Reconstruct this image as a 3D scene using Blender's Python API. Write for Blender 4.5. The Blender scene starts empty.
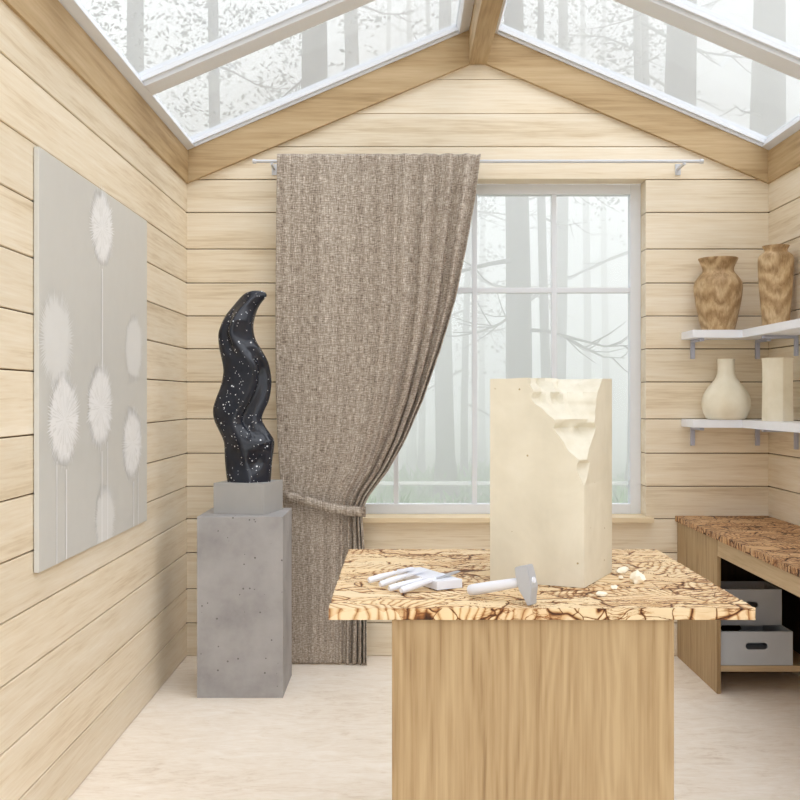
import bpy, bmesh, math, random
from mathutils import Vector, Matrix, noise

random.seed(11)
S = bpy.context.scene
COL = S.collection
PI = math.pi

# ------------------------------------------------------------------ measures
F = 1000.0            # focal length in pixels of an 800 px frame
CX, CY = 401.0, 397.0  # where the optical axis meets the frame
EYE = 1.338
D = 5.16              # distance of the gable wall
XL, XR = -1.104, 1.896
RIDGE = 0.396
NEAR = -0.6           # the room is open behind the camera

def P(px, py, y):
    return Vector(((px - CX) * y / F, y, EYE - (py - CY) * y / F))

# ------------------------------------------------------------------ helpers
def link(o, parent=None):
    COL.objects.link(o)
    if parent is not None:
        o.parent = parent
    return o

def obj(name, bm, mat, parent=None, smooth=None, loc=None, rotz=None):
    me = bpy.data.meshes.new(name)
    bmesh.ops.recalc_face_normals(bm, faces=bm.faces)
    bm.to_mesh(me)
    bm.free()
    for m in (mat if isinstance(mat, (list, tuple)) else [mat]):
        me.materials.append(m)
    if smooth is not None:
        for p in me.polygons:
            p.use_smooth = True
        if smooth < 180:
            me.set_sharp_from_angle(angle=math.radians(smooth))
    o = bpy.data.objects.new(name, me)
    if loc is not None:
        o.location = loc
    if rotz is not None:
        o.rotation_euler = (0, 0, rotz)
    return link(o, parent)

def tag(o, label=None, cat=None, group=None, kind=None):
    if label: o['label'] = label
    if cat: o['category'] = cat
    if group: o['group'] = group
    if kind: o['kind'] = kind
    return o

def empty(name, loc, rotz=0.0):
    o = bpy.data.objects.new(name, None)
    o.empty_display_size = 0.05
    o.location = loc
    o.rotation_euler = (0, 0, rotz)
    return link(o)

def box(bm, x0, x1, y0, y1, z0, z1, bev=0.0, M=None):
    vs = [bm.verts.new((x, y, z)) for x in (x0, x1) for y in (y0, y1) for z in (z0, z1)]
    fs = [bm.faces.new([vs[i] for i in q]) for q in
          ((0, 1, 3, 2), (4, 6, 7, 5), (0, 4, 5, 1), (2, 3, 7, 6), (0, 2, 6, 4), (1, 5, 7, 3))]
    if M is not None:
        bmesh.ops.transform(bm, matrix=M, verts=vs)
    if bev > 0:
        es = list({e for f in fs for e in f.edges})
        bmesh.ops.bevel(bm, geom=es, offset=bev, segments=2, profile=0.7, affect='EDGES', clamp_overlap=True)

def prism(bm, poly, axis, a0, a1):
    """poly: 2-D points; axis 'x' -> (y,z), 'y' -> (x,z), 'z' -> (x,y)"""
    def mk(p, a):
        if axis == 'x': return (a, p[0], p[1])
        if axis == 'y': return (p[0], a, p[1])
        return (p[0], p[1], a)
    A = [bm.verts.new(mk(p, a0)) for p in poly]
    B = [bm.verts.new(mk(p, a1)) for p in poly]
    n = len(poly)
    bm.faces.new(A)
    bm.faces.new(list(reversed(B)))
    for i in range(n):
        bm.faces.new((A[i], B[i], B[(i + 1) % n], A[(i + 1) % n]))

def tube(bm, pts, radii, seg=12, cap=True):
    rings = []
    n = len(pts)
    up = Vector((0.13, 0.31, 0.94))
    for i, p in enumerate(pts):
        a = pts[max(0, i - 1)]; b = pts[min(n - 1, i + 1)]
        t = (Vector(b) - Vector(a)).normalized()
        u = t.cross(up)
        if u.length < 1e-3: u = t.cross(Vector((1, 0, 0)))
        u.normalize(); v = t.cross(u)
        rings.append([bm.verts.new(Vector(p) + (u * math.cos(k * 2 * PI / seg) + v * math.sin(k * 2 * PI / seg)) * radii[i])
                      for k in range(seg)])
    for i in range(n - 1):
        for k in range(seg):
            bm.faces.new((rings[i][k], rings[i][(k + 1) % seg], rings[i + 1][(k + 1) % seg], rings[i + 1][k]))
    if cap:
        bm.faces.new(rings[0]); bm.faces.new(list(reversed(rings[-1])))

def lathe(bm, prof, seg=48, jitter=None):
    rings = []
    for r, z in prof:
        ring = []
        for k in range(seg):
            a = 2 * PI * k / seg
            rr = r * (jitter(a, z) if jitter else 1.0)
            ring.append(bm.verts.new((rr * math.cos(a), rr * math.sin(a), z)))
        rings.append(ring)
    for i in range(len(rings) - 1):
        for k in range(seg):
            bm.faces.new((rings[i][k], rings[i][(k + 1) % seg], rings[i + 1][(k + 1) % seg], rings[i + 1][k]))
    bm.faces.new(rings[0]); bm.faces.new(list(reversed(rings[-1])))

def interp(tab, t):
    if t <= tab[0][0]: return tab[0][1:]
    for a, b in zip(tab, tab[1:]):
        if t <= b[0]:
            k = (t - a[0]) / (b[0] - a[0])
            return tuple(u + (v - u) * k for u, v in zip(a[1:], b[1:]))
    return tab[-1][1:]

def smooth_curve(pts, n):
    """Catmull-Rom through 2-D points"""
    out = []
    P_ = [pts[0]] + list(pts) + [pts[-1]]
    for i in range(1, len(P_) - 2):
        p0, p1, p2, p3 = P_[i - 1], P_[i], P_[i + 1], P_[i + 2]
        for k in range(n):
            t = k / n
            out.append(tuple(0.5 * (2 * b + (c - a) * t + (2 * a - 5 * b + 4 * c - d) * t * t + (3 * b - a - 3 * c + d) * t ** 3)
                             for a, b, c, d in zip(p0, p1, p2, p3)))
    out.append(tuple(pts[-1]))
    return out

# ------------------------------------------------------------------ materials
def lin(c):
    return tuple(((v / 255) / 12.92 if v / 255 <= 0.04045 else ((v / 255 + 0.055) / 1.055) ** 2.4) for v in c)

class NT:
    def __init__(self, name):
        self.m = bpy.data.materials.new(name)
        self.m.use_nodes = True
        self.t = self.m.node_tree
        self.t.nodes.clear()
        self.out = self.t.nodes.new('ShaderNodeOutputMaterial')
    def n(self, typ, **kw):
        nd = self.t.nodes.new(typ)
        for k, v in kw.items():
            if k.startswith('_'):
                nd.inputs[k[1:].replace('__', ' ')].default_value = v
            else:
                setattr(nd, k, v)
        return nd
    def l(self, a, b):
        self.t.links.new(a, b)
    def val(self, sock, v):
        if hasattr(v, 'is_output'): self.l(v, sock)
        else: sock.default_value = v
    def math(self, op, a, b=None, c=None, clamp=False):
        nd = self.n('ShaderNodeMath', operation=op, use_clamp=clamp)
        self.val(nd.inputs[0], a)
        if b is not None: self.val(nd.inputs[1], b)
        if c is not None: self.val(nd.inputs[2], c)
        return nd.outputs[0]
    def coords(self, scale=(1, 1, 1), rot=(0, 0, 0), loc=(0, 0, 0)):
        tc = self.n('ShaderNodeTexCoord')
        mp = self.n('ShaderNodeMapping')
        mp.inputs['Scale'].default_value = scale
        mp.inputs['Rotation'].default_value = rot
        mp.inputs['Location'].default_value = loc
        self.l(tc.outputs['Object'], mp.inputs['Vector'])
        return mp.outputs[0]
    def noise(self, vec, scale=5, detail=4, rough=0.55, dist=0.0):
        nd = self.n('ShaderNodeTexNoise')
        nd.inputs['Scale'].default_value = scale
        nd.inputs['Detail'].default_value = detail
        nd.inputs['Roughness'].default_value = rough
        nd.inputs['Distortion'].default_value = dist
        if vec is not None: self.l(vec, nd.inputs['Vector'])
        return nd.outputs['Fac']
    def ramp(self, fac, stops, interp='LINEAR'):
        nd = self.n('ShaderNodeValToRGB')
        cr = nd.color_ramp
        cr.interpolation = interp
        while len(cr.elements) > 1: cr.elements.remove(cr.elements[-1])
        for i, (p, c) in enumerate(stops):
            e = cr.elements[0] if i == 0 else cr.elements.new(p)
            e.position = p
            e.color = (*c, 1) if len(c) == 3 else c
        self.l(fac, nd.inputs[0])
        return nd.outputs[0]
    def mix(self, fac, a, b, mode='MIX'):
        nd = self.n('ShaderNodeMix', data_type='RGBA', blend_type=mode)
        self.val(nd.inputs[0], fac)
        for s, v in ((nd.inputs[6], a), (nd.inputs[7], b)):
            if hasattr(v, 'is_output'): self.l(v, s)
            else: s.default_value = (*v, 1)
        return nd.outputs[2]
    def bsdf(self, color, rough=0.6, bump=None, bstr=0.3, bdist=0.01, spec=0.35, metal=0.0):
        b = self.n('ShaderNodeBsdfPrincipled')
        if hasattr(color, 'is_output'): self.l(color, b.inputs['Base Color'])
        else: b.inputs['Base Color'].default_value = (*color, 1)
        self.val(b.inputs['Roughness'], rough)
        b.inputs['Specular IOR Level'].default_value = spec
        b.inputs['Metallic'].default_value = metal
        if bump is not None:
            bp = self.n('ShaderNodeBump')
            bp.inputs['Strength'].default_value = bstr
            bp.inputs['Distance'].default_value = bdist
            self.l(bump, bp.inputs['Height'])
            self.l(bp.outputs[0], b.inputs['Normal'])
        self.l(b.outputs[0], self.out.inputs['Surface'])
        return b

def plain(name, srgb, rough=0.5, spec=0.35, metal=0.0, var=0.04):
    t = NT(name)
    c = lin(srgb)
    n = t.noise(t.coords(), 14, 5)
    col = t.ramp(n, [(0.3, tuple(v * (1 - var) for v in c)), (0.7, tuple(min(1, v * (1 + var)) for v in c))])
    t.bsdf(col, rough, spec=spec, metal=metal)
    return t.m

def wood(name, along, light, mid, dark, fine=1.0, rough=0.55, seams=0.0, board=False, spec=0.3):
    """wood with its grain running along axis 0/1/2"""
    t = NT(name)
    sc = [26.0, 26.0, 26.0]; sc[along] = 1.3
    off = (0, 0, 0)
    v = t.coords(tuple(s * fine for s in sc))
    if board:
        at = t.n('ShaderNodeAttribute', attribute_name='board')
        vm = t.n('ShaderNodeVectorMath', operation='MULTIPLY_ADD')
        vm.inputs[1].default_value = (37.0, 53.0, 41.0)
        t.l(at.outputs['Vector'], vm.inputs[0])
        t.l(v, vm.inputs[2])
        v = vm.outputs[0]
    wob = t.noise(v, 0.35, 3, 0.5, 0.6)
    g = t.noise(v, 1.0, 6, 0.62, 0.9)
    g2 = t.noise(v, 4.5, 3, 0.6, 0.2)
    big = t.noise(t.coords((1.1, 1.1, 1.1)), 1.2, 3)
    s = t.math('MULTIPLY_ADD', wob, 0.55, t.math('MULTIPLY', g, 0.45))
    s = t.math('MULTIPLY_ADD', g2, 0.34, t.math('MULTIPLY', s, 0.68))
    s = t.math('MULTIPLY_ADD', big, 0.18, t.math('SUBTRACT', s, 0.09))
    col = t.ramp(s, [(0.34, lin(dark)), (0.48, lin(mid)), (0.64, lin(light))])
    if seams:
        pass
    if board:
        sep = t.n('ShaderNodeSeparateColor')
        t.l(at.outputs['Color'], sep.inputs[0])
        k = t.math('MULTIPLY_ADD', sep.outputs[0], 0.10, 0.95)
        gr = t.n('ShaderNodeCombineColor')
        for i in range(3): t.l(k, gr.inputs[i])
        col = t.mix(1.0, col, gr.outputs[0], 'MULTIPLY')
    t.bsdf(col, rough, bump=g, bstr=0.12, bdist=0.004, spec=spec)
    return t.m

M = {}
M['wall_x'] = wood('pale_pine_boards_x', 0, (239, 229, 211), (229, 215, 191), (206, 186, 155), 0.85, board=True)
M['wall_y'] = wood('pale_pine_boards_y', 1, (239, 229, 211), (229, 215, 191), (206, 186, 155), 0.85, board=True)
M['groove'] = plain('board_groove_wood', (104, 80, 52), 0.8)
M['beam_x'] = wood('golden_oak_beam_x', 0, (198, 174, 138), (181, 155, 117), (150, 123, 86), 0.7)
M['beam_y'] = wood('golden_oak_beam_y', 1, (198, 174, 138), (181, 155, 117), (150, 123, 86), 0.7)
M['oak_z'] = wood('natural_oak_veneer', 2, (190, 168, 134), (172, 149, 115), (138, 114, 82), 1.0, rough=0.5)
M['oak_y'] = wood('natural_oak_rail', 1, (200, 178, 146), (186, 162, 128), (160, 136, 102), 0.9)
M['oak_x'] = wood('natural_oak_board', 0, (200, 178, 146), (186, 162, 128), (160, 136, 102), 0.9)
M['sill'] = wood('pine_sill', 0, (234, 218, 188), (222, 202, 168), (200, 176, 136), 0.8)
M['white'] = plain('white_lacquered_frame', (226, 230, 237), 0.35, var=0.01)
M['shelf'] = plain('white_shelf_lacquer', (240, 243, 251), 0.4, var=0.015)
M['bracket'] = plain('grey_bracket_steel', (182, 186, 204), 0.45, var=0.02)
M['tool'] = plain('white_tool_lacquer', (224, 228, 240), 0.45, var=0.01)
M['toolgrey'] = plain('light_grey_tool_steel', (176, 178, 184), 0.4, var=0.02)
M['rod'] = plain('satin_grey_rod', (205, 207, 212), 0.35, var=0.01)
M['chip'] = plain('white_stone_chip', (250, 244, 228), 0.7)
M['plinth'] = plain('smooth_grey_plinth', (172, 171, 170), 0.5, var=0.03)
M['canvas'] = plain('grey_painted_canvas', (206, 206, 203), 0.3, var=0.015)
M['print'] = plain('white_print_ink', (240, 241, 243), 0.35, var=0.01)
M['printmid'] = plain('soft_white_print_ink', (226, 227, 228), 0.35, var=0.01)
M['printfaint'] = plain('faint_white_print_ink', (224, 225, 225), 0.35, var=0.01)
M['crate'] = plain('grey_painted_crate', (184, 189, 196), 0.6, var=0.03)
M['dark'] = wood('shade_dark_inner_panel', 2, (70, 52, 36), (52, 38, 26), (36, 26, 18), 0.9)  # brown this dark stands in for the shade inside the side bench
M['bark'] = plain('grey_brown_bark', (66, 60, 54), 0.9, var=0.2)
M['needle'] = plain('conifer_needles', (80, 82, 74), 0.9, var=0.2)
M['fern'] = plain('undergrowth_leaves', (96, 150, 58), 0.9, var=0.25)
M['soil'] = plain('mossy_forest_soil', (150, 150, 128), 0.95, var=0.2)

def oak(name, light, mid, dark):
    t = NT(name)
    v = t.coords((1, 1, 0.16))
    wn = t.noise(v, 5.0, 3, 0.5)
    cmb = t.n('ShaderNodeCombineXYZ')
    sp_ = t.n('ShaderNodeSeparateXYZ'); t.l(v, sp_.inputs[0])
    t.l(t.math('MULTIPLY_ADD', wn, 0.35, t.math('ADD', sp_.outputs[0], sp_.outputs[1])), cmb.inputs[0])
    wv = t.n('ShaderNodeTexWave', wave_type='BANDS', bands_direction='X', wave_profile='SIN')
    wv.inputs['Scale'].default_value = 11; wv.inputs['Distortion'].default_value = 0.6; wv.inputs['Detail'].default_value = 2
    t.l(cmb.outputs[0], wv.inputs['Vector'])
    g = t.noise(t.coords((46, 46, 1.6)), 1.0, 5, 0.65, 0.4)
    f = t.noise(t.coords((170, 170, 5)), 1.0, 3, 0.6)
    b = t.noise(t.coords((7, 7, 0.25)), 1.0, 2)
    s = t.math('MULTIPLY_ADD', wv.outputs['Fac'], 0.07, t.math('MULTIPLY', g, 0.46))
    s = t.math('MULTIPLY_ADD', f, 0.22, s)
    s = t.math('MULTIPLY_ADD', b, 0.26, s)
    col = t.ramp(s, [(0.34, lin(dark)), (0.47, lin(mid)), (0.62, lin(light))])
    t.bsdf(col, 0.5, bump=f, bstr=0.1, bdist=0.002, spec=0.3)
    return t.m
M['oak_z'] = oak('natural_oak_veneer', (184, 160, 124), (166, 140, 104), (134, 107, 74))

# floor: pale, faintly streaked stone
t = NT('pale_streaked_stone_floor')
v = t.coords((2.6, 6.5, 1))
a = t.noise(v, 3.2, 7, 0.68, 1.2)
b = t.noise(t.coords(), 1.3, 4, 0.6)
c = t.noise(t.coords((9, 40, 1)), 2.2, 5, 0.7)
s = t.math('MULTIPLY_ADD', a, 0.45, t.math('MULTIPLY_ADD', b, 0.32, t.math('MULTIPLY', c, 0.23)))
col = t.ramp(s, [(0.34, lin((212, 196, 178))), (0.46, lin((237, 226, 212))), (0.58, lin((246, 238, 228))), (0.7, lin((250, 244, 236)))])
t.bsdf(col, 0.45, bump=a, bstr=0.05, bdist=0.002, spec=0.3)
M['floor'] = t.m

# concrete
t = NT('cast_concrete')
a = t.noise(t.coords(), 4.0, 6, 0.6)
vor = t.n('ShaderNodeTexVoronoi'); vor.inputs['Scale'].default_value = 42
t.l(t.coords(), vor.inputs['Vector'])
sepc = t.n('ShaderNodeSeparateColor'); t.l(vor.outputs['Color'], sepc.inputs[0])
pres = t.math('GREATER_THAN', sepc.outputs[0], 0.62)
cl = t.math('GREATER_THAN', t.noise(t.coords(), 5.0, 2), 0.46)
pit = t.math('MULTIPLY', t.math('MULTIPLY', t.math('LESS_THAN', vor.outputs['Distance'], t.math('MULTIPLY_ADD', sepc.outputs[1], 0.12, 0.06)), pres), cl)
col = t.ramp(a, [(0.3, lin((142, 140, 141))), (0.5, lin((164, 162, 163))), (0.72, lin((178, 176, 177)))])
col = t.mix(pit, col, lin((110, 108, 106)))
t.bsdf(col, 0.6, bump=t.math('MULTIPLY', pit, -1.0), bstr=0.5, bdist=0.004, spec=0.3)
M['concrete'] = t.m

# cream limestone
t = NT('cream_limestone')
a = t.noise(t.coords(), 7.0, 6, 0.6, 0.4)
st = t.noise(t.coords((1, 1, 0.25)), 9, 4)
sp = t.n('ShaderNodeTexVoronoi'); sp.inputs['Scale'].default_value = 55
t.l(t.coords(), sp.inputs['Vector'])
sc2 = t.n('ShaderNodeSeparateColor'); t.l(sp.outputs['Color'], sc2.inputs[0])
spot = t.math('MULTIPLY', t.math('LESS_THAN', sp.outputs['Distance'], 0.13), t.math('GREATER_THAN', sc2.outputs[0], 0.93))
s = t.math('MULTIPLY_ADD', a, 0.6, t.math('MULTIPLY', st, 0.4))
col = t.ramp(s, [(0.34, lin((206, 200, 184))), (0.5, lin((216, 210, 194))), (0.68, lin((226, 221, 207)))])
col = t.mix(spot, col, lin((166, 150, 112)))
t.bsdf(col, 0.75, bump=a, bstr=0.12, bdist=0.006, spec=0.25)
M['stone'] = t.m
t = NT('freshly_split_limestone')
a = t.noise(t.coords(), 26.0, 6, 0.6)
col = t.ramp(a, [(0.3, lin((212, 206, 190))), (0.7, lin((224, 219, 205)))])
t.bsdf(col, 0.8, bump=a, bstr=0.25, bdist=0.006, spec=0.2)
M['split'] = t.m

# cream ceramic for the pale vases
t = NT('cream_clay')
a = t.noise(t.coords(), 9.0, 5, 0.6)
col = t.ramp(a, [(0.3, lin((226, 217, 194))), (0.7, lin((240, 233, 215)))])
t.bsdf(col, 0.7, bump=a, bstr=0.1, bdist=0.004, spec=0.25)
M['clay'] = t.m

# turned wood with swirling grain for the brown vases
t = NT('turned_brown_wood')
v = t.coords((1, 1, 0.55), rot=(0.5, 0.4, 0.2))
w = t.n('ShaderNodeTexWave', wave_type='RINGS', bands_direction='X')
w.inputs['Scale'].default_value = 7; w.inputs['Distortion'].default_value = 9; w.inputs['Detail'].default_value = 4
w.inputs['Detail Scale'].default_value = 1.6
t.l(v, w.inputs['Vector'])
a = t.noise(t.coords((30, 30, 11), rot=(0.5, 0.3, 0)), 2.2, 6, 0.65, 1.2)
s = t.math('MULTIPLY_ADD', w.outputs['Fac'], 0.28, t.math('MULTIPLY', a, 0.72))
col = t.ramp(s, [(0.26, lin((144, 114, 78))), (0.5, lin((180, 150, 111))), (0.74, lin((208, 183, 146)))])
t.bsdf(col, 0.5, bump=a, bstr=0.1, bdist=0.003, spec=0.35)
M['turned'] = t.m

# speckled black stone
t = NT('speckled_black_stone')
def specks(scale, dmax, keep):
    vv = t.n('ShaderNodeTexVoronoi'); vv.inputs['Scale'].default_value = scale
    t.l(t.coords(), vv.inputs['Vector'])
    sp_ = t.n('ShaderNodeSeparateColor'); t.l(vv.outputs['Color'], sp_.inputs[0])
    return t.math('MULTIPLY', t.math('LESS_THAN', vv.outputs['Distance'], dmax), t.math('GREATER_THAN', sp_.outputs[1], keep))
s1 = specks(42, 0.13, 0.62); s2 = specks(85, 0.16, 0.66); s3 = specks(24, 0.10, 0.72)
sm = t.math('MAXIMUM', t.math('MAXIMUM', s1, s2), s3)
base = t.ramp(t.noise(t.coords(), 8, 4), [(0.3, lin((26, 29, 38))), (0.7, lin((42, 46, 57)))])
col = t.mix(sm, base, lin((225, 228, 235)))
t.bsdf(col, 0.14, spec=0.4)
M['black'] = t.m

# coarse linen weave
t = NT('coarse_linen_weave')
at = t.n('ShaderNodeAttribute', attribute_name='cloth')
def st_noise(sx, sy, det=2):
    mp = t.n('ShaderNodeMapping'); mp.inputs['Scale'].default_value = (sx, sy, 1)
    t.l(at.outputs['Vector'], mp.inputs['Vector'])
    return t.noise(mp.outputs[0], 1.0, det, 0.6)
h = st_noise(24, 200); vv = st_noise(200, 20); f = st_noise(130, 130, 3); band = st_noise(26, 0.7, 3); bh = st_noise(2, 9, 3)
s = t.math('ADD', t.math('MULTIPLY', h, 0.36), t.math('MULTIPLY', vv, 0.40))
s = t.math('MULTIPLY_ADD', f, 0.24, s)
s2_ = t.math('MULTIPLY_ADD', t.math('SUBTRACT', band, 0.5), 0.16, s)
s2_ = t.math('MULTIPLY_ADD', t.math('SUBTRACT', bh, 0.5), 0.05, s2_)
col = t.ramp(s2_, [(0.38, lin((106, 94, 84))), (0.46, lin((152, 140, 128))), (0.54, lin((180, 169, 157))), (0.63, lin((226, 218, 208)))])
t.bsdf(col, 0.95, bump=s, bstr=0.4, bdist=0.003, spec=0.05)
M['linen'] = t.m

# carved relief of overlapping leaves and bark, used for the bench tops
def carved(name, k, light, mid, dark, deep, disp=0.0032):
    t = NT(name)
    tc = t.n('ShaderNodeTexCoord')
    wn = t.n('ShaderNodeTexNoise'); wn.inputs['Scale'].default_value = 5 * k; wn.inputs['Detail'].default_value = 3
    t.l(tc.outputs['Object'], wn.inputs['Vector'])
    vs = t.n('ShaderNodeVectorMath', operation='SUBTRACT'); vs.inputs[1].default_value = (0.5, 0.5, 0.5)
    t.l(wn.outputs['Color'], vs.inputs[0])
    vm = t.n('ShaderNodeVectorMath', operation='MULTIPLY_ADD'); vm.inputs[1].default_value = (0.14 / k, 0.14 / k, 0.05 / k)
    t.l(vs.outputs[0], vm.inputs[0]); t.l(tc.outputs['Object'], vm.inputs[2])
    W = vm.outputs[0]
    def vor(scale, feature, sx, sy):
        mp = t.n('ShaderNodeMapping'); mp.inputs['Scale'].default_value = (sx, sy, 1.0)
        t.l(W, mp.inputs['Vector'])
        nd = t.n('ShaderNodeTexVoronoi', feature=feature); nd.inputs['Scale'].default_value = scale * k
        t.l(mp.outputs[0], nd.inputs['Vector'])
        return nd
    e1 = vor(9, 'DISTANCE_TO_EDGE', 0.7, 1.7).outputs['Distance']
    c1 = vor(9, 'F1', 0.7, 1.7)
    e2 = vor(24, 'DISTANCE_TO_EDGE', 0.6, 1.9).outputs['Distance']
    c2 = vor(24, 'F1', 0.6, 1.9)
    sep = t.n('ShaderNodeSeparateColor'); t.l(c1.outputs['Color'], sep.inputs[0])
    sep2 = t.n('ShaderNodeSeparateColor'); t.l(c2.outputs['Color'], sep2.inputs[0])
    # ribs, fanned in a direction of their own on every leaf
    vr = t.n('ShaderNodeVectorRotate', rotation_type='Z_AXIS')
    t.l(W, vr.inputs['Vector'])
    t.l(t.math('MULTIPLY', sep.outputs[0], 6.28), vr.inputs['Angle'])
    wv = t.n('ShaderNodeTexWave', wave_type='BANDS', bands_direction='X', wave_profile='SIN')
    wv.inputs['Scale'].default_value = 16 * k; wv.inputs['Distortion'].default_value = 2.5
    wv.inputs['Detail'].default_value = 2; wv.inputs['Detail Scale'].default_value = 1.0
    t.l(vr.outputs[0], wv.inputs['Vector'])
    rib = t.math('POWER', wv.outputs['Fac'], 0.5)
    usecell = t.math('GREATER_THAN', sep.outputs[1], 0.38)
    rib = t.math('ADD', t.math('MULTIPLY', rib, usecell), t.math('SUBTRACT', 1.0, usecell))
    def sstep(x, hi, lo=0.0):
        mr = t.n('ShaderNodeMapRange', interpolation_type='SMOOTHSTEP')
        mr.inputs['From Min'].default_value = lo; mr.inputs['From Max'].default_value = hi
        t.l(x, mr.inputs['Value'])
        return mr.outputs[0]
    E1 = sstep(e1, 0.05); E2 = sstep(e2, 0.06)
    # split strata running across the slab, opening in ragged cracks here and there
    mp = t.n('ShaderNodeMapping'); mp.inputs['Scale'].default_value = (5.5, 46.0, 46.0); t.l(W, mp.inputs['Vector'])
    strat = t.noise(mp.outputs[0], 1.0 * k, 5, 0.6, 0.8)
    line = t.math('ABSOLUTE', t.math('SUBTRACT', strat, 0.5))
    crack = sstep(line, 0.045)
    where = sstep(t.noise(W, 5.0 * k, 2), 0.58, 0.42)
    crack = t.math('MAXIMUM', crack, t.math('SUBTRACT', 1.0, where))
    flat = t.math('GREATER_THAN', sep.outputs[2], 0.80)      # some smooth uncarved patches
    E2 = t.math('MAXIMUM', E2, flat)
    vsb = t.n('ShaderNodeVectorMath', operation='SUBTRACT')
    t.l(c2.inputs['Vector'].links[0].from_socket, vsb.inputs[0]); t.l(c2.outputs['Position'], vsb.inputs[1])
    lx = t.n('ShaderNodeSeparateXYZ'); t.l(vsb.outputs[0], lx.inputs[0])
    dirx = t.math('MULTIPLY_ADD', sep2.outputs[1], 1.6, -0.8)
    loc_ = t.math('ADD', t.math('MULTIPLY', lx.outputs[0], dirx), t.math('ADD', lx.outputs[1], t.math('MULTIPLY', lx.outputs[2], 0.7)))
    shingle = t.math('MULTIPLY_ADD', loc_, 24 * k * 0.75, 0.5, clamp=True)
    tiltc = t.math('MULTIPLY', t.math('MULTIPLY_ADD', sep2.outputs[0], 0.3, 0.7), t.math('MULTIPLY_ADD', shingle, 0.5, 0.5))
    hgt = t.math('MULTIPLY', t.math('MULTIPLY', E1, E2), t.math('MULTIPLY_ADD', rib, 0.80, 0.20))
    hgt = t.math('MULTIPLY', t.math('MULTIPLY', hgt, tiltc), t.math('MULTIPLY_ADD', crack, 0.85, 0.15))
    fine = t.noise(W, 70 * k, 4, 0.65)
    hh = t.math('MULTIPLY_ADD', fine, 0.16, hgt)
    col = t.ramp(hh, [(0.07, lin(deep)), (0.18, lin(dark)), (0.34, lin(mid)), (0.60, lin(light))])  # dark cracks; shading of the low plate ends is painted into the colour too
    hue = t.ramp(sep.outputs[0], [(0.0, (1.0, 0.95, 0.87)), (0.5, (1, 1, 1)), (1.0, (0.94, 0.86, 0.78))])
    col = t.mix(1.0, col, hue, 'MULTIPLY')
    t.bsdf(col, 0.55, bump=hh, bstr=0.35, bdist=0.006, spec=0.3)
    dn = t.n('ShaderNodeDisplacement'); dn.inputs['Scale'].default_value = disp; dn.inputs['Midlevel'].default_value = 0.75
    t.l(hh, dn.inputs['Height']); t.l(dn.outputs[0], t.out.inputs['Displacement'])
    t.m.displacement_method = 'DISPLACEMENT'
    return t.m
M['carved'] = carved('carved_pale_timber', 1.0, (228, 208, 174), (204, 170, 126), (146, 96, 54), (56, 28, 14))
M['carved2'] = carved('carved_timber_shaded', 0.85, (204, 168, 128), (170, 126, 86), (104, 62, 36), (40, 22, 13))  # darker copy of the carved timber, with the side bench's shade in its colour

# window glass: clear, with a faint mirror at grazing angles
t = NT('clear_window_glass')
tr = t.n('ShaderNodeBsdfTransparent'); tr.inputs[0].default_value = (0.96, 0.965, 0.965, 1)
gl = t.n('ShaderNodeBsdfGlossy'); gl.inputs['Roughness'].default_value = 0.02
fr = t.n('ShaderNodeFresnel')
ge = t.n('ShaderNodeNewGeometry')
t.l(t.math('MULTIPLY_ADD', ge.outputs['Backfacing'], 1 / 1.13 - 1.13, 1.13), fr.inputs[0])
mx = t.n('ShaderNodeMixShader')
t.l(fr.outputs[0], mx.inputs[0]); t.l(tr.outputs[0], mx.inputs[1]); t.l(gl.outputs[0], mx.inputs[2])
t.l(mx.outputs[0], t.out.inputs['Surface'])
M['glass'] = t.m
M['roofglass'] = M['glass'].copy(); M['roofglass'].name = 'tinted_roof_glass'
for nd_ in M['roofglass'].node_tree.nodes:
    if nd_.type == 'BSDF_TRANSPARENT': nd_.inputs[0].default_value = (0.87, 0.872, 0.872, 1)

# frosted translucent strip on the outside of the panes
t = NT('frosted_white_bar')
tl = t.n('ShaderNodeBsdfTranslucent'); tl.inputs[0].default_value = (0.95, 0.95, 0.95, 1)
t2 = t.n('ShaderNodeBsdfTransparent'); m2_ = t.n('ShaderNodeMixShader'); m2_.inputs[0].default_value = 0.45
t.l(tl.outputs[0], m2_.inputs[1]); t.l(t2.outputs[0], m2_.inputs[2]); t.l(m2_.outputs[0], t.out.inputs['Surface'])
M['frosted'] = t.m

# fog
FOG = 0.15
t = NT('morning_fog')
vs = t.n('ShaderNodeVolumeScatter'); vs.inputs['Color'].default_value = (0.999, 0.990, 0.980, 1)
vs.inputs['Density'].default_value = FOG
t.l(vs.outputs[0], t.out.inputs['Volume'])
M['fog'] = t.m

# ------------------------------------------------------------------ room shell
LINES = [79.4, 113.5, 146.5, 179.5, 212.5, 249.0, 283.0, 316.0, 348.8, 382.0, 419.0, 453.3, 486.4, 518.9, 552.8, 589.0, 623.0]
SW = F / D
ZL = sorted([EYE - (y - CY) / SW for y in LINES] + [0.0, 2.98 + 0.155, 3.30])
WX0, WX1, WZ0, WZ1 = -0.495, 1.264, 0.715, 2.46     # window opening
GAP, REC, CH = 0.0046, 0.012, 0.0025

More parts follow.
